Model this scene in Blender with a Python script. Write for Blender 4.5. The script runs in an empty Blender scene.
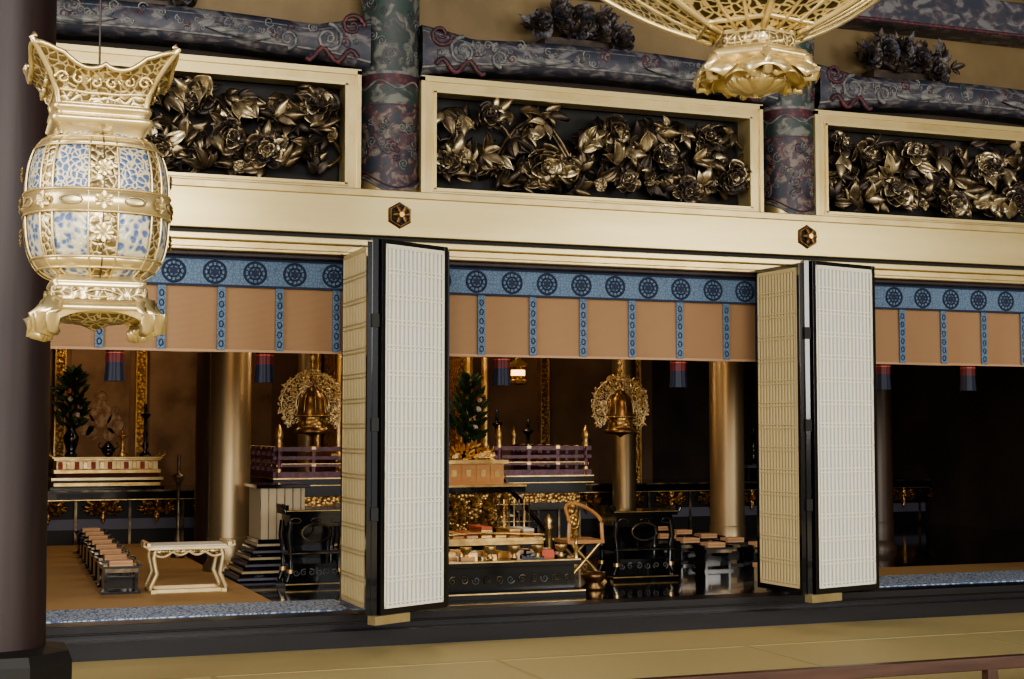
import bpy, math, random
from mathutils import Vector, Matrix, noise
random.seed(7)
V=Vector
# ------------------------------------------------------------------ materials
M={}
def mat(name,c1,c2=None,metal=0.0,rough=0.5,pat=None,scale=5,lo=.4,hi=.6,bump=0.0,emit=0,stretch=(1,1,1),spec=None,c3=None,coat=0,warp=0):
    m=bpy.data.materials.new(name); m.use_nodes=True
    nt=m.node_tree; N=nt.nodes; L=nt.links
    p=N['Principled BSDF']
    p.inputs['Base Color'].default_value=(*c1,1)
    p.inputs['Metallic'].default_value=metal
    p.inputs['Roughness'].default_value=rough
    if coat: p.inputs['Coat Weight'].default_value=coat; p.inputs['Coat Roughness'].default_value=.05
    if spec is not None: p.inputs['Specular IOR Level'].default_value=spec
    if emit:
        p.inputs['Emission Color'].default_value=(*c1,1); p.inputs['Emission Strength'].default_value=emit
    if pat:
        tc=N.new('ShaderNodeTexCoord'); mp=N.new('ShaderNodeMapping')
        mp.inputs['Scale'].default_value=stretch
        L.new(tc.outputs['Object'],mp.inputs['Vector'])
        vec=mp.outputs['Vector']
        if warp:
            nz=N.new('ShaderNodeTexNoise'); nz.inputs['Scale'].default_value=scale*.5; nz.inputs['Detail'].default_value=2
            L.new(vec,nz.inputs['Vector'])
            mx=N.new('ShaderNodeVectorMath'); mx.operation='MULTIPLY_ADD'; mx.inputs[1].default_value=(warp,warp,warp)
            L.new(nz.outputs['Color'],mx.inputs[0]); L.new(vec,mx.inputs[2]); vec=mx.outputs[0]
        if pat=='noise':
            t=N.new('ShaderNodeTexNoise'); t.inputs['Scale'].default_value=scale; t.inputs['Detail'].default_value=5; out=t.outputs['Fac']
        elif pat=='voronoi':
            t=N.new('ShaderNodeTexVoronoi'); t.inputs['Scale'].default_value=scale; out=t.outputs['Distance']
        elif pat=='edge':
            t=N.new('ShaderNodeTexVoronoi'); t.feature='DISTANCE_TO_EDGE'; t.inputs['Scale'].default_value=scale; out=t.outputs['Distance']
        elif pat=='wavez':
            t=N.new('ShaderNodeTexWave'); t.bands_direction='Z'; t.inputs['Scale'].default_value=scale; t.inputs['Distortion'].default_value=.3; out=t.outputs['Fac']
        elif pat=='wavex':
            t=N.new('ShaderNodeTexWave'); t.bands_direction='X'; t.inputs['Scale'].default_value=scale; t.inputs['Distortion'].default_value=.4; out=t.outputs['Fac']
        elif pat=='scroll':
            t=N.new('ShaderNodeTexWave'); t.wave_type='RINGS'; t.inputs['Scale'].default_value=scale; t.inputs['Distortion'].default_value=9; t.inputs['Detail'].default_value=1.5;t.inputs['Detail Scale'].default_value=1.6; out=t.outputs['Fac']
        L.new(vec,t.inputs['Vector'])
        r=N.new('ShaderNodeValToRGB'); r.color_ramp.elements[0].position=lo; r.color_ramp.elements[1].position=hi
        r.color_ramp.elements[0].color=(*c1,1); r.color_ramp.elements[1].color=(*(c2 or c1),1)
        if c3:
            e=r.color_ramp.elements.new((lo+hi)/2); e.color=(*c3,1)
        L.new(out,r.inputs['Fac']); L.new(r.outputs['Color'],p.inputs['Base Color'])
        if bump:
            b=N.new('ShaderNodeBump'); b.inputs['Strength'].default_value=bump; b.inputs['Distance'].default_value=.01
            L.new(out,b.inputs['Height']); L.new(b.outputs['Normal'],p.inputs['Normal'])
    M[name]=m; return m
mat('gold_beam',(.72,.60,.32),(.60,.48,.23),.6,.30,'noise',1.5,.3,.7,.04,stretch=(.4,1,3))
mat('gold',(.82,.58,.26),(.52,.34,.13),.85,.3,'noise',9,.35,.65,.15)
mat('gold_pale',(.70,.58,.34),(.20,.15,.07),.7,.32,'edge',34,.02,.12,.8,warp=.03)
mat('gold_plain',(.74,.62,.36),(.56,.44,.23),.75,.28,'noise',6,.3,.7,.05)
mat('gold_lace',(.88,.74,.46),(.7,.54,.28),.5,.35,'noise',6,.3,.7,.05)
mat('gold_frame',(.68,.55,.29),(.52,.40,.19),.65,.32,'noise',4,.3,.7,.05)
mat('gold_orn',(.82,.53,.18),(.18,.09,.03),.75,.33,'voronoi',28,.1,.6,.8)
mat('gold_col',(.42,.32,.19),(.29,.22,.13),.75,.38,'noise',3,.3,.7,.03,stretch=(1,1,.3))
mat('bronze',(.25,.19,.115),(.04,.03,.022),.75,.33,'noise',8,.36,.62,.2)
mat('bronze_pale',(.72,.61,.41),(.22,.165,.09),.75,.32,'noise',9,.33,.62,.2)
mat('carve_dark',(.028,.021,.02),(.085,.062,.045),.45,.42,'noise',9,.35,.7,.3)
mat('black',(.006,.006,.008),rough=.13,coat=.6)
mat('black_matte',(.006,.005,.005),rough=.6)
mat('bell',(.13,.07,.03),(.25,.15,.065),.8,.32,'noise',9,.4,.6)
mat('pillar_inner',(.05,.03,.02),(.075,.045,.027),.1,.4,'noise',3,.3,.7,stretch=(4,4,.4))
mat('sill',(.012,.012,.016),(.022,.02,.024),0,.3,'noise',3,.3,.7,stretch=(.3,1,4))
mat('tatami',(.56,.46,.23),(.48,.39,.18),0,.6,'wavex',45,.2,.8,.15)
mat('tatami_in',(.52,.34,.16),(.44,.28,.13),0,.6,'wavex',45,.2,.8,.1)
mat('tat_edge',(.44,.36,.17),rough=.8)
mat('bluewhite',(.06,.14,.34),(.55,.64,.76),0,.7,'edge',26,.07,.14)
mat('blue',(.07,.12,.20),(.135,.20,.30),0,.8,'edge',40,.03,.13)
mat('navy',(.018,.028,.065),rough=.8)
mat('navy_silk',(.008,.012,.035),rough=.6)
mat('blind',(.36,.215,.115),(.26,.145,.07),0,.7,'wavez',38,.2,.8,.2)
mat('blind_edge',(.42,.26,.15),rough=.7)
mat('wood_dark',(.016,.008,.010),(.030,.015,.015),0,.5,'noise',4,.3,.7,.1,stretch=(6,6,.4))
mat('wood_rail',(.10,.05,.035),(.055,.027,.02),0,.35,'noise',5,.3,.7,stretch=(.4,4,4))
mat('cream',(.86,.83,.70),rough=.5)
mat('cream_shaded',(.62,.51,.29),rough=.5)  # cream lattice again, with the shade on the side leaves put into the colour
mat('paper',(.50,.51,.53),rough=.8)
mat('paper_shaded',(.34,.27,.16),rough=.8)  # door paper again, darkened to paint in the shade
mat('white',(.75,.72,.66),rough=.7)
mat('cream_panel',(.46,.38,.25),rough=.7)
mat('peach',(.66,.42,.26),rough=.7)
mat('red',(.10,.008,.012),rough=.6)
mat('vermil',(.55,.10,.04),rough=.5)
mat('purple',(.15,.045,.08),(.075,.02,.045),0,.35,'noise',20,.4,.6)
mat('green',(.02,.05,.02),rough=.6)
mat('woodbox',(.58,.30,.11),(.5,.25,.09),0,.4,'noise',6,.3,.7,stretch=(1,1,8))
mat('paint',(.028,.034,.055),(.14,.135,.145),0,.5,'noise',9,.40,.60,.35,c3=(.055,.047,.062),warp=.4,stretch=(.8,1,1.2))
mat('paint_lo',(.026,.036,.052),(.17,.145,.12),0,.5,'noise',12,.42,.60,.35,c3=(.085,.035,.048),warp=.35)
mat('paint_hi',(.028,.052,.048),(.15,.16,.14),0,.5,'noise',9,.42,.60,.35,c3=(.05,.048,.055),warp=.4)
mat('paint_red',(.15,.03,.035),(.05,.02,.03),0,.55,'voronoi',22,.2,.5,.1)
mat('scrollblue',(.20,.20,.195),(.08,.085,.10),0,.5,'noise',14,.4,.6)
mat('goldwall',(.22,.155,.075),(.14,.098,.048),.3,.5,'noise',2,.3,.7)
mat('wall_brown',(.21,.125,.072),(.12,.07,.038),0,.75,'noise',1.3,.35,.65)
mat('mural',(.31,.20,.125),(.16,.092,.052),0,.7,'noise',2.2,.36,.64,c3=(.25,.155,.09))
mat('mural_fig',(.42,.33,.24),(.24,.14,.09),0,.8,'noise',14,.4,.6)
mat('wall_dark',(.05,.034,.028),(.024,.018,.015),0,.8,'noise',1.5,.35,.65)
mat('plaster',(.22,.19,.14),(.18,.155,.12),0,.8,'noise',2,.3,.7)
mat('filigree',(.66,.56,.35),(.09,.14,.27),.3,.4,'edge',46,.06,.15,.5,warp=.02)  # blue in the panel colour stands for sky light on the paper
mat('filigree2',(.09,.14,.28),(.56,.52,.38),.3,.4,'voronoi',38,.34,.58,.4,warp=.04)  # lower panels, same painted-in blue sky light
mat('filigree3',(.74,.60,.32),(.05,.038,.018),.6,.37,'edge',24,.06,.15,.6,warp=.04)
mat('glow',(1,.55,.2),emit=4)
mat('bluegray',(.12,.12,.17),rough=.6)

# ------------------------------------------------------------------ mesh builder
class B:
    def __init__(s,name): s.n=name; s.v=[]; s.f=[]; s.m=[]; s.mats=[]; s.sm=[]
    def mi(s,m):
        if m not in s.mats: s.mats.append(m)
        return s.mats.index(m)
    def add(s,vs,fs,m,smooth=False):
        o=len(s.v); s.v+= [tuple(v) for v in vs]; k=s.mi(m)
        for f in fs:
            s.f.append([i+o for i in f]); s.m.append(k); s.sm.append(smooth)
    def obox(s,o,u,n,ur,nr,zr,m):
        o=V(o);u=V(u).normalized();n=V(n).normalized();z=u.cross(n)
        if z.z<0: z=-z
        vs=[o+u*a+n*b+z*c for a in ur for b in nr for c in zr]
        s.add(vs,[(0,1,3,2),(4,6,7,5),(0,4,5,1),(2,3,7,6),(0,2,6,4),(1,5,7,3)],m)
    def box(s,x0,x1,y0,y1,z0,z1,m): s.obox((0,0,0),(1,0,0),(0,1,0),(x0,x1),(y0,y1),(z0,z1),m)
    def grid(s,P,m,cu=False,cv=False,smooth=True):
        a=len(P);b=len(P[0]); vs=[p for r in P for p in r]; fs=[]
        for i in range(a if cu else a-1):
            for j in range(b if cv else b-1):
                fs.append((i*b+j,((i+1)%a)*b+j,((i+1)%a)*b+(j+1)%b,i*b+(j+1)%b))
        s.add(vs,fs,m,smooth)
    def lathe(s,c,prof,m,seg=32,mod=None,smooth=True,rot=0):
        c=V(c); P=[]
        for i,(r,z) in enumerate(prof):
            row=[]
            for j in range(seg):
                a=2*math.pi*j/seg+rot
                rr,zz=(r,z) if not mod else mod(r,z,a,i)
                row.append(c+V((rr*math.cos(a),rr*math.sin(a),zz)))
            P.append(row)
        s.grid(P,m,cv=True,smooth=smooth)
        n=seg
        s.add(P[0],[tuple(range(n))],m); s.add(P[-1],[tuple(range(n))],m)
    def tube(s,pts,r,m,seg=8,closed=False):
        pts=[V(p) for p in pts]; P=[]; n=len(pts)
        for i,p in enumerate(pts):
            if closed: t=(pts[(i+1)%n]-pts[i-1])
            else: t=pts[min(i+1,n-1)]-pts[max(i-1,0)]
            t.normalize(); up=V((0,0,1)) if abs(t.z)<.9 else V((0,1,0))
            a=t.cross(up).normalized(); b=t.cross(a)
            rr=r(i/(n-1)) if callable(r) else r
            P.append([p+(a*math.cos(k*2*math.pi/seg)+b*math.sin(k*2*math.pi/seg))*rr for k in range(seg)])
        s.grid(P,m,cu=closed,cv=True)
        if not closed:
            s.add(P[0],[tuple(range(seg))],m); s.add(P[-1],[tuple(range(seg))],m)
    def blade(s,o,u,n,L,W,m,bend=.2,cup=.15,kind='leaf',ns=5,nt=3,ruf=.06):
        o=V(o);u=V(u).normalized();n=V(n);n=(n-u*n.dot(u)).normalized();v=u.cross(n)
        P=[]
        for i in range(ns+1):
            t=i/ns
            if kind=='leaf': w=math.sin(math.pi*min(1,t*.94+.06))**.8*(1-.35*t)
            elif kind=='petal': w=(.35+.65*math.sin(math.pi*.5*min(1,t*1.5)))*(1 if t<.8 else 1-(t-.8)*1.6)
            else: w=1-.9*t
            row=[]
            for j in range(-nt,nt+1):
                q=j/nt
                row.append(o+u*(L*t*(1-.08*q*q))+v*(W*.5*w*q)+n*(L*bend*math.sin(t*2.4)+W*cup*q*q+ (ruf*L*math.sin(7*t+3*q) if kind=='petal' else 0)))
            P.append(row)
        s.grid(P,m)
    def build(s,bevel=0,solid=0):
        if not s.v: return
        xs=[min(v[k] for v in s.v) for k in range(3)]; xe=[max(v[k] for v in s.v) for k in range(3)]
        c=V([(a+b)/2 for a,b in zip(xs,xe)]); c.z=xs[2]
        me=bpy.data.meshes.new(s.n); me.from_pydata([tuple(V(v)-c) for v in s.v],[],s.f)
        for m in s.mats: me.materials.append(M[m])
        me.polygons.foreach_set('material_index',s.m); me.polygons.foreach_set('use_smooth',s.sm)
        me.update()
        ob=bpy.data.objects.new(s.n,me); ob.location=c; bpy.context.scene.collection.objects.link(ob)
        if solid:
            q=ob.modifiers.new('th','SOLIDIFY'); q.thickness=solid
        if bevel:
            q=ob.modifiers.new('bv','BEVEL'); q.width=bevel; q.segments=2; q.limit_method='ANGLE'; q.angle_limit=.9
        return ob

FZ=.21  # inner floor height
# ------------------------------------------------------------------ shell
b=B('floor'); b.box(-5,15,-16,-.24,-.1,0,'tatami')
for y in (-1.15,-3.0,-4.85,-6.7): b.box(-5,15,y,y+.04,0,.002,'tat_edge')
for i in range(10):
    x=-4+i*1.85
    b.box(x,x+.03,-3.0,-1.15,0,.002,'tat_edge'); b.box(x+.9,x+.93,-4.85,-3.0,0,.002,'tat_edge')
b.build()
b=B('floor_inner'); b.box(-3,2.35,.12,9,-.1,FZ,'tatami_in'); b.box(2.35,7.2,.12,9,-.1,FZ,'black'); b.box(7.2,13,.12,1.7,-.1,FZ,'tatami_in'); b.box(7.2,13,1.7,9,-.1,FZ,'black'); b.build()
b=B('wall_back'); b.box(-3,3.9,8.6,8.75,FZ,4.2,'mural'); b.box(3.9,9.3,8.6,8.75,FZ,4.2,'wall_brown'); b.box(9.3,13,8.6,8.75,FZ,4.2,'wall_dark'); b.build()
b=B('wall_left'); b.box(-3.15,-3,.4,8.75,0,4.2,'wall_brown'); b.box(-5.15,-5,-16,.4,0,6.6,'plaster'); b.build()
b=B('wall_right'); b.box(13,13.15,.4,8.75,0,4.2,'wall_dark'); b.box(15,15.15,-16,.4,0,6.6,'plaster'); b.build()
b=B('ceiling_inner'); b.box(-3,13,.4,8.75,4.2,4.3,'wall_dark'); b.build()
b=B('ceiling'); b.box(-5,15,-16,.4,6.6,6.7,'wood_dark')
for i in range(20): b.box(-5+i,-4.88+i,-16,.4,6.5,6.6,'wood_dark')
b.build()
b=B('wall_front'); b.box(-5,15,.50,.58,3.0,6.6,'goldwall'); b.box(-5,15,.42,.49,3.0,4.2,'black_matte'); b.box(-5,-.9,.3,.5,0,3.0,'wall_brown'); b.box(11,15,.3,.5,0,3.0,'wall_brown'); b.build()
b=B('trim_threshold')
b.box(-5,15,-.12,.12,0,FZ+.005,'sill'); b.box(-5,15,-.24,-.12,0,.115,'sill'); b.box(-5,15,-.125,-.12,.15,.165,'black'); b.build(.008)
b=B('trim_lintel_gold')
b.box(-5,15,0,.14,2.92,3.24,'gold_beam'); b.box(-5,15,-.02,.14,3.2,3.255,'gold_frame')
b.box(-5,15,.05,.3,2.885,2.92,'black_matte'); b.box(-5,15,-.01,.3,2.84,2.885,'gold_beam'); b.box(-5,15,.04,.3,2.79,2.84,'gold_frame'); b.box(-5,15,.0,.26,2.765,2.79,'gold_frame'); b.box(-5,15,.08,.3,2.735,2.765,'wood_dark')
b.build(.006)
b=B('blue_edged_mat')
b.box(-.10,2.8,.13,.80,FZ,FZ+.012,'bluewhite'); b.build()
b=B('blue_edged_mat'); b.box(6.95,9.70,.13,.90,FZ,FZ+.012,'bluewhite'); b.build()

# columns
CX=[3.072-3.437,3.072,6.509,9.946]
for cx in CX:
    b=B('painted_column'); c=(cx,.28,0); r=.215
    b.lathe(c,[(r,0),(r,3.2)],'black',40)
    b.lathe(c,[(r+.001,3.2),(r+.001,3.6)],'gold_frame',40)
    secs=[('paint_lo',None,3.90),('paint_red',3.90,3.915),('paint_hi',3.915,4.06),('paint_red',4.06,4.14),('scrollblue',4.14,4.16),('paint_hi',4.16,5.2)]
    for m,z0,z1 in secs:
        rows=[]
        for k in range(6):
            row=[]
            for j in range(48):
                a=2*math.pi*j/48
                zb=(3.25+.13*math.cos(a)**2) if z0 is None else z0
                zz=zb+(z1-zb)*k/5
                row.append(V((cx+(r+.006)*math.cos(a),.28+(r+.006)*math.sin(a),zz)))
            rows.append(row)
        b.grid(rows,m,cv=True)
    ring=lambda zf,off=.008:[(cx+(r+off)*math.cos(a),.28+(r+off)*math.sin(a),zf(a)) for a in [2*math.pi*j/48 for j in range(48)]]
    b.tube(ring(lambda a:3.25+.13*math.cos(a)**2),.011,'scrollblue',6,True)
    b.tube(ring(lambda a:3.29+.13*math.cos(a)**2),.007,'paint_red',6,True)
    b.tube(ring(lambda a:4.06+.03*math.sin(5*a)),.008,'scrollblue',6,True)
    random.seed(int(cx*10)+50)
    for i in range(80):
        a0=-math.pi/2+random.uniform(-1.5,1.5); zc=random.choice([random.uniform(3.42,3.85),random.uniform(4.22,4.9)]); R=random.uniform(.025,.05); d=random.choice((-1,1)); ph=random.uniform(0,6)
        pts=[]
        for k in range(16):
            t=k/15; aa=ph+d*1.5*2*math.pi*t; q=R*(1-.85*t)
            an=a0+q*math.cos(aa)/r
            pts.append((cx+(r+.006)*math.cos(an),.28+(r+.006)*math.sin(an),zc+q*math.sin(aa)))
        b.tube(pts,.0055,random.choice(['scrollblue','paint_red','scrollblue','paint_hi']),5)
    b.lathe(c,[(r+.0,5.2),(r+.12,5.3),(r+.12,5.5),(r,5.6),(r,6.5)],'paint_hi',8)
    b.build()
    b=B('hexagonal_nail_cover'); cc=V((cx,-.02,3.075))
    def hexr(R,y0,y1,m,n=6,rot=0):
        A=[cc+V((R*math.cos(2*math.pi*i/n+rot),y0,R*math.sin(2*math.pi*i/n+rot))) for i in range(n)]
        C=[cc+V((R*.86*math.cos(2*math.pi*i/n+rot),y1,R*.86*math.sin(2*math.pi*i/n+rot))) for i in range(n)]
        b.add(A+C,[tuple(range(n,2*n))]+[(i,(i+1)%n,n+(i+1)%n,n+i) for i in range(n)],m)
    hexr(.10,.02,-.005,'bell',rot=math.pi/6); hexr(.08,-.003,-.015,'black_matte',rot=math.pi/6)
    for i in range(6):
        a=i*math.pi/3
        b.blade(cc+V((0,-.018,0)),(math.cos(a),0,math.sin(a)),(0,-1,0),.065,.04,'bell',.15,.2,'petal',3,2)
    hexr(.022,-.02,-.045,'gold',12)
    b.build()

def flower(b,o,R,mats,tilt=(0,0)):
    n=V((tilt[0],-1,tilt[1])).normalized(); a=n.cross(V((0,0,1))).normalized(); c=n.cross(a)
    for k,(num,rr,bend,off) in enumerate([(7,1,.06,0),(7,.82,.30,.08),(6,.58,.6,.12),(4,.38,.9,.14)]):
        for i in range(num):
            t=2*math.pi*(i+random.random()*.6)/num+k
            u=a*math.cos(t)+c*math.sin(t)
            b.blade(V(o)+n*(R*off)+u*R*.05,u+n*(.1+.3*k),n,R*rr*random.uniform(.8,1.12),R*rr*random.uniform(.8,1.15),random.choice(mats),bend*.5,random.uniform(.15,.4),'petal',5,3,ruf=.09)
    b.lathe(V(o)+n*R*.2,[(.001,-R*.1),(R*.1,-R*.05),(R*.1,R*.05),(.001,R*.1)],mats[0],8)
def leafspray(b,o,ang,L,mats,y,lobes=((0,1),(.75,.72),(-.75,.72))):
    m=random.choice(mats)
    tx=random.uniform(-.6,.6); tz=random.uniform(-.5,.5)
    for da,s in lobes:
        a=ang+da+random.uniform(-.12,.12)
        u=V((math.cos(a),random.uniform(-.45,.0),math.sin(a)))
        b.blade(o,u,V((tx,-1,tz)),L*s,L*s*.55,m if random.random()<.7 else random.choice(mats),random.uniform(.0,.35),random.uniform(-.35,.35),'leaf',6,2)
def transom(x0,x1,flist,seed):
    random.seed(seed)
    b=B('carved_peony_transom')
    z0,z1=3.257,4.14; yf=.10
    fw=.10
    for (a0,a1,c0,c1) in ((x0,x1,z1-fw,z1),(x0,x1,z0,z0+.04),(x0,x0+fw,z0+.04,z1-fw),(x1-fw,x1,z0+.04,z1-fw)):
        b.box(a0,a1,yf,yf+.2,c0,c1,'gold_frame')
    for (a0,a1,c0,c1) in ((x0-.01,x1+.01,z1-.03,z1+.01),(x0-.01,x0+.02,z0,z1),(x1-.02,x1+.01,z0,z1),(x0+fw-.02,x1-fw+.02,z1-fw-.012,z1-fw+.01),(x0+fw-.012,x0+fw+.01,z0+.04,z1-fw),(x1-fw-.01,x1-fw+.012,z0+.04,z1-fw),(x0+fw-.02,x1-fw+.02,z0+.03,z0+.052)):
        b.box(a0,a1,yf-.02,yf+.02,c0,c1,'gold_beam')
    ix0,ix1,iz0,iz1=x0+fw,x1-fw,z0+.05,z1-fw
    b.box(ix0,ix1,.34,.36,iz0,iz1,'black_matte')
    for k in range(3):
        ph=random.random()*6
        pts=[(ix0+(ix1-ix0)*t/30,.24+.02*math.sin(t),(iz0+iz1)/2+.24*math.sin(t*.55+ph+k*1.6)) for t in range(31)]
        b.tube(pts,.013,'bronze',6)
    W=ix1-ix0
    def spray(n,ya,yb,La,Lb,mm):
        for i in range(n):
            L=random.uniform(La,Lb)
            x=ix0+.08+(W-.16)*((i*0.6180339)%1); z=random.uniform(iz0+.05,iz1-.05)
            ang=random.uniform(0,6.28)
            ex=x+math.cos(ang)*L; ez=z+math.sin(ang)*L
            if ex<ix0+.03 or ex>ix1-.03: ang=math.pi-ang
            if ez<iz0+.02 or ez>iz1-.02: ang=-ang
            ez=z+math.sin(ang)*L
            if ez<iz0 or ez>iz1: z=(z+(iz0+iz1)/2)/2
            leafspray(b,(x,random.uniform(ya,yb),z),ang,L,mm,0)
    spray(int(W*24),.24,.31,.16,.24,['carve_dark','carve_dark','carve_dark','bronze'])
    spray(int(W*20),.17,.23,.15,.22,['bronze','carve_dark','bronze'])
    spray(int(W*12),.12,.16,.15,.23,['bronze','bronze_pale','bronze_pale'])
    for (fx,fz,R,pale) in flist:
        ms=['bronze_pale','bronze_pale','bronze'] if pale else ['bronze','bronze','bronze_pale','carve_dark','carve_dark']
        flower(b,(fx,.15,fz),R,ms,(random.uniform(-.7,.5),random.uniform(-.6,.5)))
    for i in range(int(W*3)):
        flower(b,(random.uniform(ix0+.08,ix1-.08),.14,random.uniform(iz0+.07,iz1-.07)),.055,['bronze_pale','bronze'],(random.uniform(-.7,.7),random.uniform(-.7,.7)))
    # keep every carved tip inside the frame opening
    out=[]
    for i,(x,y,z) in enumerate(b.v):
        if y<.335 and ix0-.01<x<ix1+.01 or True:
            pass
        out.append((x,y,z))
    b.v=out
    b.build(solid=.004)
def relf(x0,x1,L): return [(x0+(x1-x0)*a,3.3+.74*c,R,p) for a,c,R,p in L]
transom(3.27,6.15,relf(3.37,6.05,[(.05,.30,.13,0),(.17,.80,.12,0),(.33,.36,.18,1),(.55,.75,.15,0),(.72,.5,.13,0),(.86,.72,.13,0),(.80,.15,.12,0),(.95,.35,.15,0),(.60,.2,.10,0)]),11)
transom(-.07,2.79,relf(.03,2.69,[(.2,.5,.15,0),(.45,.8,.15,0),(.5,.25,.13,0),(.68,.4,.14,0),(.93,.75,.15,0),(.78,.3,.15,0),(.6,.80,.15,0)]),5)
transom(6.66,9.6,relf(6.76,9.5,[(.06,.78,.12,0),(.15,.72,.14,0),(.25,.28,.15,0),(.33,.75,.12,0),(.47,.2,.14,0),(.6,.65,.14,0),(.72,.3,.14,0),(.88,.6,.14,0)]),8)

def spiral(b,cx,cz,R,turns,d,y,m,a0=0,r=.018,n=36,seg=6):
    pts=[]
    for i in range(n):
        t=i/(n-1); a=a0+d*turns*2*math.pi*t; rr=R*(1-.85*t)
        pts.append((cx+rr*math.cos(a),y,cz+rr*math.sin(a)))
    b.tube(pts,lambda t:r*(1-.5*t),m,seg)
for k in range(3):
    x0,x1=CX[k]+.2,CX[k+1]-.2; xm=(x0+x1)/2
    b=B('painted_rainbow_beam')
    F=[]
    for i in range(41):
        t=i/40; x=x0+(x1-x0)*t; e=min(t,1-t)
        zb=4.20+ .07*math.sin(math.pi*t) - .03*max(0,1-e/.1)
        zt=4.44+.06*math.sin(math.pi*t)+ .10*max(0,1-e/.13)**.8
        F.append([V((x,.12,zb+.02)),V((x,.09,zb+.06)),V((x,.09,(zb+zt)/2)),V((x,.09,zt-.05)),V((x,.12,zt)),V((x,.42,zt)),V((x,.42,zb)),V((x,.14,zb))])
    b.grid(F,'paint',cv=True)
    b.tube([(f[0].x,.10,f[1].z-.015) for f in F],.010,'scrollblue',6); b.tube([(f[0].x,.10,f[1].z+.01) for f in F],.006,'paint_red',6); b.tube([(f[0].x,.10,f[3].z) for f in F],.010,'scrollblue',6)
    for sgn,xe in ((1,x0),(-1,x1)):
        spiral(b,xe+sgn*.32,4.36,.11,1.6,sgn,.085,'scrollblue',math.pi/2)
        spiral(b,xe+sgn*.62,4.33,.07,1.4,-sgn,.085,'scrollblue',-math.pi/2)
        spiral(b,xe+sgn*.14,4.47,.09,1.4,-sgn,.085,'paint_red',0,.02)
        for q in range(3):
            b.blade((xe+sgn*(.75+.1*q),.085,4.33),(sgn,0,.1*(q-1)),(0,-1,0),.28,.06,'scrollblue',.05,.2)
        b.tube([(xe+sgn*(.1+i*.03),.085,4.24+.05*math.sin(i*.9)) for i in range(14)],.02,'paint_red',6)
    random.seed(60+k)
    for q in range(70):
        t=random.random(); xx=x0+.1+(x1-x0-.2)*t
        spiral(b,xx,random.uniform(4.29,4.41)+.05*math.sin(math.pi*t),random.uniform(.02,.045),1.3,random.choice((-1,1)),.088,random.choice(['scrollblue','scrollblue','paint_red','paint_hi']),q,.007,18,5)
    b.build()
    random.seed(20+k)
    b=B('carved_cloud_strut'); xc=xm-.15 if k!=2 else xm-.55
    b.box(xc-.3,xc+.3,.3,.48,4.53,4.6,'carve_dark')
    for i in range(60):
        a=random.uniform(0.15,math.pi-.15); rr=random.uniform(.0,.42)
        leafspray(b,(xc+rr*1.2*math.cos(a),random.uniform(.25,.36),4.6+rr*.7*math.sin(a)),random.uniform(0.2,2.9),.13,['carve_dark','paint','carve_dark'],.2)
    for i in range(5): flower(b,(xc-.35+.17*i,.26,4.68+.1*math.sin(i)),.11,['carve_dark','carve_dark','paint'])
    b.build()
    b=B('painted_upper_beam'); b.box(x0-.02,x1+.02,.2,.5,4.98,5.3,'paint'); b.tube([(x0+.05,.2,5.0),(x1-.05,.2,5.0)],.02,'paint_red',6); b.build(.01)

# ------------------------------------------------------------------ folding doors
def leaf(b,p0,p1,z0,z1,col,pap):
    p0=V((*p0,0));p1=V((*p1,0)); u=(p1-p0); W=u.length; u.normalize(); n=V((u.y,-u.x,0)); t=.022
    f=.035
    b.obox(p0,u,n,(0,f),(-t,t),(z0,z1),'black'); b.obox(p0,u,n,(W-f,W),(-t,t),(z0,z1),'black')
    b.obox(p0,u,n,(f,W-f),(-t,t),(z1-.03,z1),'black'); b.obox(p0,u,n,(f,W-f),(-t,t),(z0,z0+.04),'black')
    b.obox(p0,u,n,(f,W-f),(-.004,.004),(z0+.04,z1-.03),pap)
    for sg in (1,-1):
        e=sorted((sg*.010,sg*.022)); e2=sorted((sg*.005,sg*.018))
        for ur,zr in (((f,f+.016),(z0+.04,z1-.03)),((W-f-.016,W-f),(z0+.04,z1-.03)),((f,W-f),(z0+.04,z0+.058)),((f,W-f),(z1-.048,z1-.03))):
            b.obox(p0,u,n,ur,e,zr,col)
        ns=int((W-2*f)/.040); st=(W-2*f)/ns
        for i in range(1,ns): b.obox(p0,u,n,(f+st*i-.009,f+st*i+.009),e2,(z0+.04,z1-.03),col)
        nh=14; sh=(z1-z0-.1)/nh
        for i in range(nh+1):
            for d in (-.014,.014):
                zz=z0+.06+sh*i+d
                if z0+.05<zz<z1-.04: b.obox(p0,u,n,(f,W-f),e,(zz-.005,zz+.005),col)
Z0,Z1=.275,2.80
def doorset(A0,A1,B0,B1,C1,name='folding_lattice_door'):
    b=B(name)
    leaf(b,A0,A1,Z0,Z1-.02,'cream_shaded','paper_shaded')
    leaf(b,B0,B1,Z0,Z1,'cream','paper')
    leaf(b,(B1[0]+.02,B1[1]+.04),C1,Z0,Z1-.02,'cream_shaded','paper_shaded')
    mx=(A1[0]+B0[0])/2
    b.box(mx-.02,mx+.02,A1[1]-.01,A1[1]+.05,Z0,Z1,'black')
    u=(V((*B1,0))-V((*B0,0))).normalized(); n=V((u.y,-u.x,0))
    b.obox(V((*B0,0)),u,n,(-.06,.26),(-.04,.04),(Z0-.06,Z0),'gold_plain')
    for z in (.9,1.5,2.2): b.box(mx-.026,mx+.026,A1[1]-.018,A1[1]+.0,z,z+.09,'black_matte')
    b.build(.0015)
doorset((2.66,-.02),(2.66,-.72),(2.725,-.72),(3.29,-.42),(3.30,-.02))
doorset((6.03,-.02),(6.07,-.62),(6.15,-.62),(6.83,-.44),(6.82,-.02))

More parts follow.
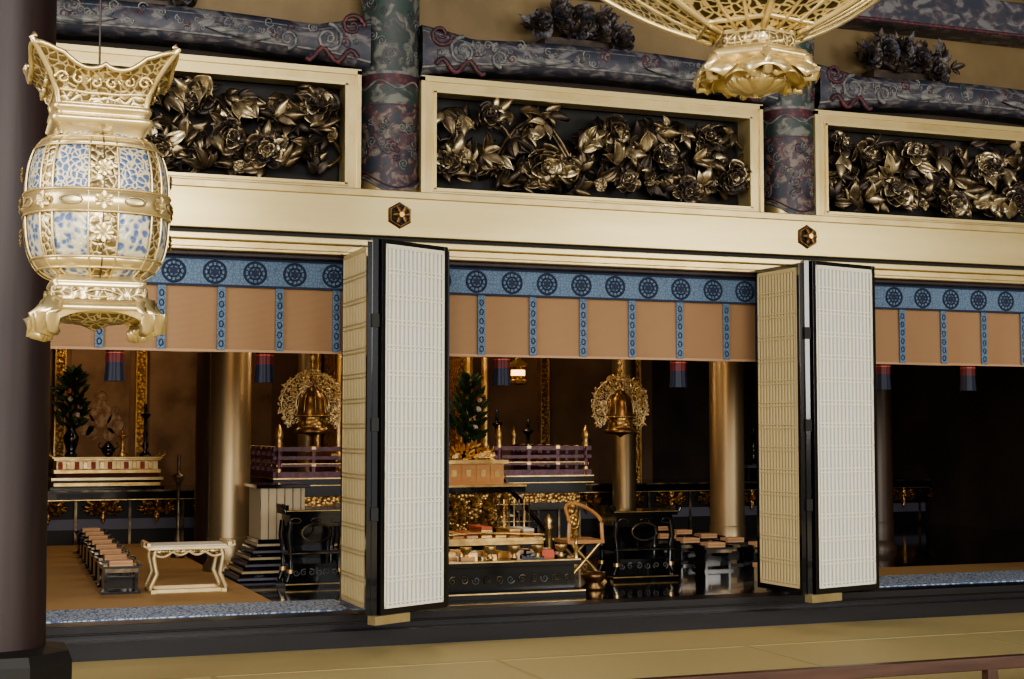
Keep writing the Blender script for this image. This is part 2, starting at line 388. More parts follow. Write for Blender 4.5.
# ------------------------------------------------------------------ bamboo blinds
def blind(x0,x1,first):
    b=B('bamboo_blind'); y=.2
    nx=60
    def zb(x): return 2.07+.012*math.sin(x*3)
    P=[[V((x0+(x1-x0)*i/nx,y+.01*math.sin(i*.7)*(1-k/6),zb(x0+(x1-x0)*i/nx)+(2.74-zb(x0+(x1-x0)*i/nx))*k/6)) for k in range(7)] for i in range(nx+1)]
    b.grid(P,'blind')
    b.box(x0,x1,y-.03,y-.018,2.53,2.735,'blue'); b.box(x0,x1,y-.034,y-.028,2.525,2.54,'navy'); b.box(x0,x1,y-.034,y-.028,2.715,2.735,'navy')
    b.box(x0,x1,y-.016,y-.004,2.062,2.08,'blind_edge')
    x=first
    while x<x1-.03:
        if x>x0:
            b.box(x-.028,x+.028,y-.024,y-.014,2.075,2.53,'blue')
            for zz in (2.12,2.19,2.26,2.33,2.40,2.47):
                b.tube([(x+.015*math.cos(a),y-.026,zz+.022*math.sin(a)) for a in [i*math.pi/4 for i in range(8)]],.004,'navy',4,True)
        x+=.418
    x=x0+.14
    while x<x1-.05:
        c=V((x,y-.034,2.628))
        for R,r in ((.078,.008),(.042,.006)):
            b.tube([c+V((R*math.cos(a),0,R*math.sin(a))) for a in [i*2*math.pi/20 for i in range(20)]],r,'navy',4,True)
        for i in range(6):
            a=i*math.pi/3
            b.tube([c+V(((.06+.014*math.cos(q))*math.cos(a)-.02*math.sin(q)*math.sin(a),0,(.06+.014*math.cos(q))*math.sin(a)+.02*math.sin(q)*math.cos(a))) for q in [k*math.pi/4 for k in range(8)]],.004,'navy',4,True)
        for i in range(6):
            a=i*math.pi/3+.5
            b.blade(c,(math.cos(a),0,math.sin(a)),(0,-1,0),.034,.022,'navy',.02,.0,'petal',3,1)
        x+=.287
    b.build()
blind(-.1,2.83,.14); blind(3.3,6.28,3.77); blind(6.74,9.7,7.12)
def tassel(x,y=.285,z=2.09):
    b=B('blind_tassel')
    b.tube([(x-.05,y,z+.1),(x-.05,y,z)],.006,'red',5); b.tube([(x+.05,y,z+.1),(x+.05,y,z)],.006,'red',5)
    def prof(m,z0,z1,r0,r1):
        b.lathe((x,y,z),[(r0,z0),(r1,z1)],m,32,mod=lambda r,zz,a,i:(r*(1+.12*math.sin(10*a)),zz))
    prof('red',0.03,-.04,.055,.06); prof('vermil',-.04,-.046,.062,.062); prof('red',-.046,-.11,.06,.06); prof('navy_silk',-.11,-.24,.058,.066)
    b.tube([(x,y,z),(x,y,z+.65)],.004,'red',5)
    b.build()
for x in (1.095,2.145,3.97,5.48,7.41,8.28): tassel(x)

b=B('wooden_pillar'); c=(.27,-2.03,0)
b.lathe(c,[(.42,0),(.42,.1),(.41,.12),(.41,.30),(.39,.35),(.27,.37)],'black_matte',8,smooth=False,rot=math.pi/8)
b.lathe(c,[(.255,.36),(.25,1),(.25,6.5)],'wood_dark',40)
b.build()

# ------------------------------------------------------------------ hanging gilt lantern (square plan, aligned with the hall)
def sq(a,p): return (abs(math.cos(a))**p+abs(math.sin(a))**p)**(-1/p)
def lantern_left():
    b=B('hanging_gilt_lantern'); c=V((.505,-4.8,0)); n=96
    P=[]
    for i in range(11):
        t=i/10; row=[]
        for j in range(n):
            a=2*math.pi*j/n; h=abs(math.sin(2*a))**5
            hs=.158+.015*t+.070*t**2.2
            R=hs*sq(a,14)*(1+.05*t*t*h)
            z=2.675+.130*t+.060*t*t*h-.022*t*t*(abs(math.sin(6*a))**.6)*(1-h)
            row.append(c+V((R*math.cos(a),R*math.sin(a),z)))
        P.append(row)
    b.grid(P,'gold_pale',cv=True)
    P2=[[p-V(((p-c).x*.05,(p-c).y*.05,.004)) for p in r] for r in P]
    b.grid(P2,'gold_plain',cv=True)
    b.tube(P[-1],.009,'gold_plain',6,True); b.tube(P[3],.006,'gold_plain',6,True); b.tube(P[0],.008,'gold_plain',6,True)
    for k in range(4):
        j=n//8+k*n//4; a=2*math.pi*j/n; o=V((math.cos(a),math.sin(a),0))
        b.tube([P[i][j]+o*.004 for i in range(11)],.011,'gold_plain',6)
        tip=P[-1][j]
        b.tube([tip,tip+o*.014+V((0,0,.012)),tip+o*.005+V((0,0,.026)),tip-o*.01+V((0,0,.02))],lambda t:.014*(1-.6*t),'gold_plain',6)
    for k in range(4):
        th=k*math.pi/2-math.pi/2; o=V((math.cos(th),math.sin(th),0)); s=V((0,0,1)).cross(o)
        for q in (-1,0,1):
            for d in (-1,1):
                cc=c+o*.190+s*(q*.115+d*.028)+V((0,0,2.745+.01*abs(q)))
                b.tube([cc+s*(d*(.026*(1-.8*t))*math.cos(t*8))+V((0,0,1))*(.026*(1-.8*t))*math.sin(t*8)+o*.006 for t in [m/16 for m in range(17)]],.006,'gold_plain',5)
    def ring(prof,m,seg=96,p=14): b.lathe(c,prof,m,seg,mod=lambda r,z,a,i:(r*sq(a,p),z))
    ring([(.155,2.675),(.172,2.672),(.176,2.655),(.162,2.650),(.158,2.635),(.178,2.63),(.181,2.615),(.165,2.60),(.155,2.59),(.150,2.565)],'gold_plain')
    def rb(z):
        q=(z-2.315)/.265
        return .130+.120*max(0,1-abs(q)**3.2)**.5
    def S(z,a,e=0):
        R=(rb(z)+e)*sq(a,2.45); return c+V((R*math.cos(a),R*math.sin(a),z))
    zs=[2.052+(2.575-2.052)*(.5-.5*math.cos(math.pi*i/30)) for i in range(31)]
    A=[2*math.pi*j/96 for j in range(96)]
    b.grid([[S(z,a) for a in A] for z in zs if z<2.33],'filigree2',cv=True); b.grid([[S(z,a) for a in A] for z in zs if z>2.30],'filigree',cv=True)
    for k in range(8):
        a0=-math.pi/2+k*math.pi/4; hw=.20 if k%2==0 else .10
        b.grid([[S(z,a0+q*hw,.004) for q in (-1,-.5,0,.5,1)] for z in zs],'gold_pale')
        for q in (-1,1): b.tube([S(z,a0+q*hw,.006) for z in zs],.0045,'gold_plain',5)
        if k%2==0: b.tube([S(z,a0,.007) for z in zs],.003,'bronze',5)
    for (z,h,e) in ((2.315,.040,.010),(2.10,.018,.007),(2.535,.016,.007)):
        b.grid([[S(zz,a,ee) for a in A] for zz,ee in ((z-h-.004,-.01),(z-h,e),(z,e),(z+h,e),(z+h+.004,-.01))],'gold_plain',cv=True)
        for zz in (z-h,z+h): b.tube([S(zz,a,e) for a in A],.0045,'gold_frame',5,True)
    for k in range(8):
        a=-math.pi/2+k*math.pi/4
        for zz,rr in ((2.315,.032),(2.20,.034 if k%2==0 else 0),(2.43,.028 if k%2==0 else 0)):
            if rr==0: continue
            o=V((math.cos(a),math.sin(a),0)); cc=S(zz,a,.014); s=V((0,0,1)).cross(o)
            for q in range(8):
                t=q*math.pi/4; b.blade(cc,s*math.cos(t)*(1.6 if zz==2.315 else 1)+V((0,0,1))*math.sin(t),o,rr,.022,'gold_frame',.15,.2,'petal',3,1)
    for k in range(4):
        for d in (-1,1):
            a=-math.pi/2+k*math.pi/2+d*.42
            b.tube([S(2.315+.016*math.sin(q),a+.14*math.cos(q),.014) for q in [m*math.pi/8 for m in range(16)]],.004,'bronze_pale',5,True)
    ring([(.118,2.062),(.150,2.058),(.155,2.045),(.165,2.04),(.168,2.03),(.160,2.02),(.168,2.015),(.170,1.965),(.178,1.96),(.190,1.945),(.190,1.93),(.13,1.92),(.01,1.92)],'gold_plain')
    ring([(.1715,2.012),(.1735,1.97)],'gold_pale')
    for k in range(4):
        th=k*math.pi/2-math.pi/2; o=V((math.cos(th),math.sin(th),0)); s=V((0,0,1)).cross(o)
        b.tube([c+o*.178+s*(.05*math.cos(q))+V((0,0,1.992+.013*math.sin(q))) for q in [m*math.pi/8 for m in range(16)]],.004,'gold_plain',5,True)
        G=[]
        for m in range(17):
            x=-.17+.34*m/16; d=.012+.05*abs(x/.17)**2.5
            G.append([c+o*(.186)+s*x+V((0,0,1.94)),c+o*.180+s*x+V((0,0,1.94-d))])
        b.grid(G,'gold_plain')
        a=math.pi/4+k*math.pi/2; o=V((math.cos(a),math.sin(a),0)); s=V((0,0,1)).cross(o)
        for q,w in ((-.55,.8),(0,1),(.55,.8)):
            oo=(o+s*q).normalized()
            b.tube([c+o*.20+oo*r+V((0,0,z)) for r,z in ((-.01,1.955),(.045,1.94),(.082,1.905),(.078,1.865),(.04,1.855),(.024,1.88),(.042,1.894))],lambda t:.040*w*(1-.6*t),'gold_plain',10)
    ring([(.15,1.93),(.11,1.90),(.05,1.89),(.01,1.87)],'gold_pale')
    b.lathe(c,[(.02,2.60),(.12,2.68),(.12,2.70),(.03,2.74),(.02,2.8)],'bronze',24)
    b.tube([c+V((0,0,2.6)),c+V((0,0,6.5))],.004,'wood_dark',8)
    b.build()
lantern_left()
def lantern_right():
    b=B('hanging_filigree_lantern'); c=V((3.04,-5.21,0)); rot=math.radians(12)
    n=96
    hexf=lambda a:math.cos(math.pi/6)/math.cos(((a-rot)%(math.pi/3))-math.pi/6)
    P=[]
    for i in range(9):
        t=i/8; R=.17+.52*t**1.05; z=3.10+.30*t-.10*math.sin(math.pi*t)*.3
        P.append([c+V((R*hexf(a)*1.08*math.cos(a),R*hexf(a)*1.08*math.sin(a),z)) for a in [2*math.pi*j/n for j in range(n)]])
    b.grid(P,'filigree3',cv=True,smooth=False)
    for k in range(18):
        a=rot+k*math.pi/9; j=int(round((a%(2*math.pi))/(2*math.pi)*n))%n
        b.tube([P[i][j]-V((0,0,.006)) for i in range(9)],.013 if k%3==0 else .006,'gold_plain',6)
    for i in (1,8): b.tube([p-V((0,0,.004)) for p in P[i]],.009,'gold_plain',6,True)
    H=[[c+V((.70*hexf(a)*math.cos(a),.70*hexf(a)*math.sin(a),z)) for a in [2*math.pi*j/n for j in range(n)]] for z in (3.40,3.9)]
    b.grid(H,'filigree3',cv=True,smooth=False)
    R2=[[c+V((r*hexf(a)*math.cos(a),r*hexf(a)*math.sin(a),z)) for a in [2*math.pi*j/n for j in range(n)]] for r,z in ((.7,3.9),(.95,3.88),(.6,4.1),(.1,4.3))]
    b.grid(R2,'gold_plain',cv=True,smooth=False)
    hm=lambda r,z,a,i:(r*hexf(a)*1.06,z)
    b.lathe(c,[(.175,3.12),(.165,3.09),(.15,3.07),(.155,3.04),(.17,3.03),(.2,3.02),(.215,3.0),(.21,2.985),(.16,2.97),(.12,2.93),(.13,2.91),(.10,2.88),(.05,2.86),(.01,2.85)],'gold_plain',96,mod=hm)
    b.lathe(c,[(.152,3.10),(.152,3.03)],'gold_pale',96,mod=lambda r,z,a,i:(r*hexf(a)*1.12,z))
    for k in range(6):
        a=rot+k*math.pi/3; o=V((math.cos(a),math.sin(a),0)); s=V((0,0,1)).cross(o)
        b.blade(c+o*.13+V((0,0,2.995)),o+V((0,0,-.75)),o+V((0,0,.8)),.15,.20,'gold_plain',.22,-.22,'petal',7,4,ruf=0)
        o2=V((math.cos(a+math.pi/6),math.sin(a+math.pi/6),0))
        b.blade(c+o2*.11+V((0,0,2.985)),o2+V((0,0,-.9)),o2+V((0,0,.8)),.13,.17,'gold_frame',.2,-.2,'petal',7,4,ruf=0)
        b.tube([c+o*r+V((0,0,z)) for r,z in ((.19,3.0),(.225,2.975),(.25,2.94),(.24,2.905),(.215,2.905),(.21,2.925))],lambda t:.022*(1-.5*t),'gold_plain',8)
    for k in range(12):
        a=k*math.pi/6; o=V((math.cos(a),math.sin(a),0))
        b.blade(c+o*.03+V((0,0,2.86)),o+V((0,0,.55)),V((0,0,-1)),.11,.065,'gold_frame',.12,-.2,'petal',5,2,ruf=0)
    b.tube([c+V((0,0,4.25)),c+V((0,0,6.5))],.012,'black_matte',8)
    b.build(solid=.003)
lantern_right()

b=B('low_wooden_barrier'); y=-3.5
b.box(2.48,9.5,y-.03,y+.03,.175,.245,'wood_rail'); b.box(2.48,9.5,y-.02,y+.02,.05,.075,'wood_rail')
for x in (2.5,3.99,5.48,6.97,8.46):
    b.box(x-.035,x+.035,y-.03,y+.03,.0,.18,'wood_rail'); b.box(x-.05,x+.05,y-.14,y+.14,0,.04,'wood_rail')
b.build(.006)

# ------------------------------------------------------------------ INNER SANCTUARY
b=B('altar_platform')
b.box(-2.9,12.9,7.2,8.59,.72,.83,'black'); b.box(-2.9,12.9,7.3,8.59,FZ,.72,'black_matte')
b.box(-2.9,12.9,7.19,7.2,.81,.83,'bronze'); b.box(-2.9,12.9,7.19,7.2,.715,.725,'gold'); b.box(-2.9,12.9,7.28,7.3,.38,.5,'bluegray')
for i in range(26):
    x=-2.2+i*.6
    b.box(x-.015,x+.015,7.27,7.3,FZ,.72,'bronze')
    for q in range(7):
        a=math.pi*q/6
        b.blade((x+.3,7.27,.60),(math.cos(a)*1.6,0,math.sin(a)*.55+.02),(0,-1,0),.24,.10,'gold_orn',.1,.2)
        b.blade((x+.3,7.27,.62),(math.cos(a)*1.6,0,-math.sin(a)*.45),(0,-1,0),.19,.08,'gold_orn',.1,.2)
b.build()
def gcol(x,y,r,m='gold_col'):
    b=B('gilded_column' if m=='gold_col' else 'sanctuary_dark_column')
    b.lathe((x,y,0),[(r*1.25,FZ),(r*1.25,FZ+.05),(r*1.05,FZ+.1),(r,FZ+.12),(r,4.2)],m,40)
    b.lathe((x,y,0),[(r*1.03,FZ+.12),(r*1.03,FZ+.3),(r,FZ+.31)],m,40)
    b.build()
gcol(2.49,3.6,.19); gcol(2.72,6.0,.18,'pillar_inner'); gcol(7.68,3.5,.18); gcol(8.05,6.85,.15); gcol(4.02,7.0,.13); gcol(9.55,3.5,.15,'pillar_inner'); gcol(-.6,3.6,.23)  # far right gilt column takes the dark wood colour to look dim

def vase_plant(x,y,z,s=1):
    b=B('altar_flower_vase'); c=(x,y,z)
    b.lathe(c,[(.05*s,0),(.07*s,.01),(.04*s,.05*s),(.07*s,.14*s),(.08*s,.2*s),(.04*s,.27*s),(.06*s,.32*s)],'black',24)
    for i in range(150):
        h=random.uniform(.28,.85)*s; a=random.uniform(0,6.28); r=random.uniform(.0,.17)*s*math.sin(math.pi*min(1,(h/s-.2)/.75)+.2)
        o=V((x+r*math.cos(a),y+r*math.sin(a),z+h))
        b.blade(o,(math.cos(a),math.sin(a),random.uniform(.2,1.6)),(0,-1,.4),.12*s,.045*s,'green',.1,.1)
    b.tube([(x,y,z+.2*s),(x,y,z+.85*s)],.01,'green',5)
    for i in range(4):
        flower(b,(x+random.uniform(-.08,.08)*s,y-.13*s,z+(.42+.08*i)*s),.025*s,['white','vermil'] if i%2 else ['white'])
    b.build()
def candlestick(x,y,z,h,m='black'):
    b=B('altar_candlestick')
    b.lathe((x,y,z),[(.07,0),(.075,.02),(.03,.06),(.02,.12*h),(.04,.2*h),(.018,.3*h),(.03,.42*h),(.015,.5*h),(.02,.7*h),(.06,.78*h),(.065,.8*h),(.012,.82*h),(.02,.84*h),(.016,h)],m,20)
    b.build()
def offering_table(name,cx,cy,z,w,d,h):
    b=B(name)
    b.box(cx-w/2,cx+w/2,cy-d/2,cy+d/2,z+h-.04,z+h,'gold'); b.box(cx-w/2-.02,cx+w/2+.02,cy-d/2-.02,cy+d/2+.02,z+h-.015,z+h+.005,'gold_plain')
    for sx in (-1,1):
        for sy in (-1,1):
            b.tube([(cx+sx*w/2,cy+sy*d/2,z+h),(cx+sx*(w/2+.05),cy+sy*d/2,z+h+.03),(cx+sx*(w/2+.04),cy+sy*d/2,z+h+.07)],.015,'gold',6)
    b.box(cx-w/2+.03,cx+w/2-.03,cy-d/2+.03,cy+d/2-.03,z+h*.62,z+h-.04,'gold_lace')
    b.box(cx-w/2,cx+w/2,cy-d/2,cy+d/2,z+h*.5,z+h*.62,'gold'); b.box(cx-w/2+.02,cx+w/2-.02,cy-d/2+.02,cy+d/2-.02,z+h*.38,z+h*.5,'red')
    for i in range(12): b.box(cx-w/2+.05+i*(w-.1)/12,cx-w/2+.05+i*(w-.1)/12+.05,cy-d/2+.01,cy-d/2+.03,z+h*.64,z+h*.86,'gold' if i%2 else 'vermil')
    b.box(cx-w/2-.03,cx+w/2+.03,cy-d/2-.02,cy+d/2+.02,z+h*.28,z+h*.38,'gold_plain'); b.box(cx-w/2,cx+w/2,cy-d/2,cy+d/2,z+h*.1,z+h*.22,'gold')
    b.box(cx-w/2,cx+w/2,cy-d/2,cy+d/2,z+h*.22,z+h*.28,'black')
    b.box(cx-w/2-.04,cx+w/2+.04,cy-d/2-.03,cy+d/2+.03,z,z+h*.1,'black')
    b.build(.004)
offering_table('side_altar_desk',1.76,7.65,.83,1.2,.5,.37)
vase_plant(1.36,7.6,1.205,1.15)
candlestick(2.2,7.6,1.205,.62); candlestick(1.95,7.7,1.205,.3,'gold')
candlestick(2.25,5.2,FZ,1.05,'bronze')
b=B('incense_burner'); b.lathe((1.78,7.6,1.205),[(.03,0),(.05,.02),(.08,.06),(.08,.1),(.06,.12),(.05,.14),(.01,.18)],'black',20)
for sx in (-1,1): b.tube([(1.78+sx*.08,7.6,1.29),(1.78+sx*.12,7.6,1.33),(1.78+sx*.09,7.6,1.37)],.01,'black',6)
b.build()
for x0,x1 in ((1.29,2.25),(7.62,9.0)):
    b=B('gilded_alcove_frame')
    for x in (x0,x1): b.box(x-.05,x+.05,8.48,8.6,.83,3.3,'gold_orn'); b.box(x-.065,x-.05,8.46,8.6,.83,3.3,'gold'); b.box(x+.05,x+.065,8.46,8.6,.83,3.3,'gold')
    b.box(x0-.06,x1+.06,8.48,8.6,3.2,3.35,'gold_orn'); b.build()
b=B('painted_mural_scroll'); b.box(1.42,2.12,8.57,8.6,1.15,3.0,'mural')
random.seed(4)
for (x,z,h) in ((1.6,1.62,.34),(1.78,1.75,.40),(1.95,1.62,.3),(1.68,1.5,.22),(1.88,1.48,.2)):
    b.blade((x,8.566,z-h*.5),(0,0,1),(0,-1,0),h,h*.8,'mural_fig',0,0)
    b.add([V((x+h*.12*math.cos(a),8.564,z+h*.42+h*.13*math.sin(a))) for a in [i*.5236 for i in range(12)]],[tuple(range(12))],'mural_fig')
    b.tube([(x+h*.2*math.cos(a),8.565,z+h*.42+h*.2*math.sin(a)) for a in [i*.5236 for i in range(12)]],.003,'mural_fig',4,True)
b.tube([(1.39,8.56,1.14),(2.15,8.56,1.14)],.02,'black',8); b.build()

b=B('main_altar_dais'); X0,X1,Y0,Y1=3.14,6.5,4.5,6.75
b.box(X0-.06,X1+.06,Y0-.06,Y1,.95,1.03,'black'); b.box(X0+.1,X1-.1,Y0+.1,Y1,FZ,.95,'black_matte')
b.box(X0-.065,X1+.065,Y0-.07,Y0-.06,1.018,1.03,'gold'); b.box(X0-.07,X0-.06,Y0-.06,Y1,1.018,1.03,'gold'); b.box(X0-.065,X1+.065,Y0-.07,Y0-.06,.95,.958,'gold')
b.box(X0,X1,Y0,Y1,.84,.95,'black'); b.box(X0+.05,X1-.05,Y0+.05,Y1,.74,.84,'gold_orn'); b.box(X0,X1,Y0,Y1,.66,.74,'black'); b.box(X0,X1,Y0,Y1,FZ,.34,'black')
b.box(X0-.04,X1+.04,Y0-.04,Y1,.34,.36,'gold')
for i in range(14):
    x=X0+.2+i*.24
    b.box(x-.012,x+.012,Y0+.08,Y0+.1,.36,.66,'bronze')
def rail(p,q):
    p=V(p);q=V(q); d=(q-p); L=d.length; u=d.normalized(); n=V((u.y,-u.x,0))
    for z,h in ((1.06,.06),(1.155,.03),(1.23,.035),(1.32,.045)):
        b.obox(p,u,n,(-.06 if h>.03 else 0,L+(.06 if h>.03 else 0)),(-.02,.02),(z-h/2,z+h/2),'purple')
    b.obox(p,u,n,(0,L),(-.021,.021),(1.168,1.174),'gold')
    k=max(2,int(L/.27))
    for i in range(k+1):
        t=L*i/k
        b.obox(p,u,n,(t-.018,t+.018),(-.018,.018),(1.03,1.31),'purple'); b.obox(p,u,n,(t-.022,t+.022),(-.024,.024),(1.145,1.165),'gold'); b.obox(p,u,n,(t-.022,t+.022),(-.024,.024),(1.315,1.345),'gold')
def post(x,y):
    b.lathe((x,y,0),[(.035,1.03),(.035,1.12)],'gold',12); b.lathe((x,y,0),[(.032,1.12),(.032,1.33)],'purple',12)
    b.lathe((x,y,0),[(.038,1.33),(.038,1.38),(.03,1.4),(.04,1.43),(.045,1.47),(.03,1.52),(.005,1.57)],'gold',16)
for x,y in ((X0,Y0),(X1,Y0),(X0,Y1-.05),(X1,Y1-.05),(4.2,Y0),(5.5,Y0)): post(x,y)
rail((X0,Y0,0),(4.2,Y0,0)); rail((5.5,Y0,0),(X1,Y0,0)); rail((X0,Y0,0),(X0,Y1-.05,0)); rail((X1,Y0,0),(X1,Y1-.05,0))
b.build()
b=B('gilded_shrine')
b.box(3.95,5.75,5.4,6.6,1.03,1.2,'gold_orn'); b.box(3.88,5.82,5.33,6.6,1.2,1.26,'gold')
for x in (4.0,4.2,5.5,5.7):
    for y in (5.5,6.45): b.lathe((x,y,0),[(.065,1.26),(.05,1.3),(.045,1.35),(.045,2.9)],'gold',16)
for x in (4.1,5.6): b.box(x-.05,x+.05,5.9,6.5,1.26,2.9,'gold_orn')
b.box(4.0,5.7,6.5,6.58,1.26,2.9,'gold_orn')
b.box(3.85,5.85,5.35,6.6,2.9,3.05,'gold_orn')
P=[[V((4.85+sx*1.25*(1-t*.8),5.9+sy*.8*(1-t*.8),3.05+.45*t+.1*(1-t)**3)) for sx,sy in ((-1,-1),(0,-1.05),(1,-1),(1,0),(1,1),(0,1),(-1,1),(-1,0))] for t in [i/6 for i in range(7)]]
b.grid(P,'gold',cv=True)
b.build()
b=B('front_offering_altar')
b.box(4.5,5.3,3.5,4.1,FZ,.3,'black'); b.box(4.45,5.35,3.46,4.14,.3,.34,'gold'); b.box(4.55,5.25,3.55,4.05,.34,.9,'gold_orn'); b.box(4.42,5.38,3.42,4.16,.9,.97,'black'); b.box(4.41,5.39,3.41,4.17,.955,.975,'gold')
random.seed(9)
for i in range(36): flower(b,(4.58+.64*random.random(),3.54,.42+.42*random.random()),.065,['gold','gold_orn','gold'])
b.box(4.6,5.2,3.55,4.0,.975,1.2,'woodbox'); b.box(4.56,5.24,3.52,4.03,1.18,1.215,'gold')
for i in range(4): b.box(4.6+.15*i+.01,4.74+.15*i,3.54,3.56,1.0,1.17,'woodbox'); b.box(4.6+.15*i+.05,4.70+.15*i,3.53,3.55,1.05,1.12,'gold')
for i in range(70):
    a=math.pi*random.random(); r=.26*random.random()
    t=a+random.uniform(-.8,.8)
    b.blade((4.85+r*1.2*math.cos(a),3.75+random.uniform(-.1,.1),1.22+r*.8*math.sin(a)),(math.cos(t),-.2,math.sin(t)),(0,-1,0),.07,.04,'gold',.2,.2)
b.build()
vase_plant(5.26,4.8,1.03,1.22)
candlestick(5.62,4.9,1.03,.7); candlestick(6.1,5.2,1.03,.6); candlestick(8.3,7.6,.83,.95); candlestick(7.85,7.6,.83,.7)
b=B('altar_stair')
for i in range(4): b.box(4.35,5.45,4.44-.28*(i+1),4.44-.28*i,FZ,.8-.15*i,'black'); b.box(4.35,5.45,4.43-.28*(i+1),4.44-.28*(i+1),.785-.15*i,.8-.15*i,'gold')
for x in (4.3,5.5):
    b.tube([(x,4.42,1.0),(x,3.1,.5)],.028,'black',10); b.tube([(x,4.42,.82),(x,3.1,.32)],.02,'black',10)
    b.lathe((x,3.1,0),[(.035,FZ),(.035,.55),(.045,.57),(.03,.6),(.045,.64),(.005,.7)],'gold',14)
    b.lathe((x,3.76,0),[(.02,.3),(.02,.76)],'gold',10); b.lathe((x,4.40,0),[(.03,.3),(.03,1.0),(.04,1.03),(.005,1.08)],'gold',10)
b.build()

# hanging wreath lanterns: dense openwork gilt wreath around a bell-shaped lamp
def wreath(x,y,zc,R=.29):
    b=B('hanging_wreath_lantern'); c=V((x,y,zc)); random.seed(int(x*10))
    A0,A1=-.75,math.pi+.75
    for rr,r in ((.52,.007),(.98,.007)):
        b.tube([c+V((R*rr*math.cos(a),0,R*rr*math.sin(a))) for a in [A0+(A1-A0)*i/30 for i in range(31)]],r,'gold_lace',5)
    for rr,n,s in ((.60,20,.026),(.73,26,.026),(.87,28,.026),(1.0,32,.024)):
        for i in range(n):
            a=A0+(A1-A0)*i/(n-1)+random.uniform(-.03,.03)
            spiral(b,c.x+R*rr*math.cos(a),c.z+R*rr*math.sin(a),s,1.1,random.choice((-1,1)),y+random.uniform(-.03,.02),'gold_lace',random.uniform(0,6),.007,10,4)
    for i in range(190):
        a=random.uniform(A0,A1); rr=random.uniform(.55,1.05); t=random.uniform(0,6.28)
        b.blade(c+V((R*rr*math.cos(a),random.uniform(-.03,.03),R*rr*math.sin(a))),(math.cos(t),random.uniform(-.4,.4),math.sin(t)),(random.uniform(-.6,.6),-1,random.uniform(-.3,.6)),.04,.024,random.choice(['gold_lace','gold_lace','gold']),.2,.3,'leaf',3,1)
    b.lathe(c,[(.008,.26),(.018,.235),(.03,.20),(.018,.175),(.03,.16),(.055,.145),(.05,.13),(.085,.10),(.115,.05),(.13,-.02),(.137,-.08),(.15,-.10),(.15,-.12),(.13,-.125)],'bell',28)
    b.lathe(c,[(.125,-.125),(.128,-.215)],'gold_orn',28); b.lathe(c,[(.13,-.215),(.155,-.235),(.16,-.26),(.15,-.27),(.08,-.275),(.03,-.29),(.01,-.31)],'bell',28)
    for q in range(8):
        a=q*math.pi/4; o=V((math.cos(a),math.sin(a),0))
        b.tube([c+o*r+V((0,0,z)) for r,z in ((.088,.10),(.119,.05),(.134,-.02),(.141,-.08))],.004,'gold',5)
    b.tube([c+V((.152*math.cos(a),.152*math.sin(a),-.11)) for a in [k*math.pi/12 for k in range(24)]],.006,'gold',5,True)
    b.tube([c+V((0,0,.22)),c+V((0,0,4.2-zc))],.006,'gold',6)
    for i in range(2): b.lathe(c,[(.01,.32+i*.07),(.022,.345+i*.07),(.01,.37+i*.07)],'gold',10)
    b.build()
wreath(3.13,3.0,1.75); wreath(6.22,3.0,1.75)
def small_lantern(x,y,z):
    b=B('small_hanging_lantern'); c=(x,y,z)
    b.lathe(c,[(.01,.2),(.02,.16),(.04,.13),(.13,.07),(.12,.06),(.07,.055)],'gold',6,smooth=False)
    b.lathe(c,[(.07,.055),(.075,-.08)],'gold_orn',6,smooth=False); b.lathe(c,[(.075,-.08),(.11,-.09),(.10,-.12),(.03,-.14)],'gold',6,smooth=False)
    b.lathe(c,[(.078,.02),(.078,-.04)],'glow',6)
    b.tube([(x,y,z+.2),(x,y,4.2)],.006,'gold',5); b.build()
small_lantern(5.6,4.2,2.12); small_lantern(4.0,4.2,2.12)

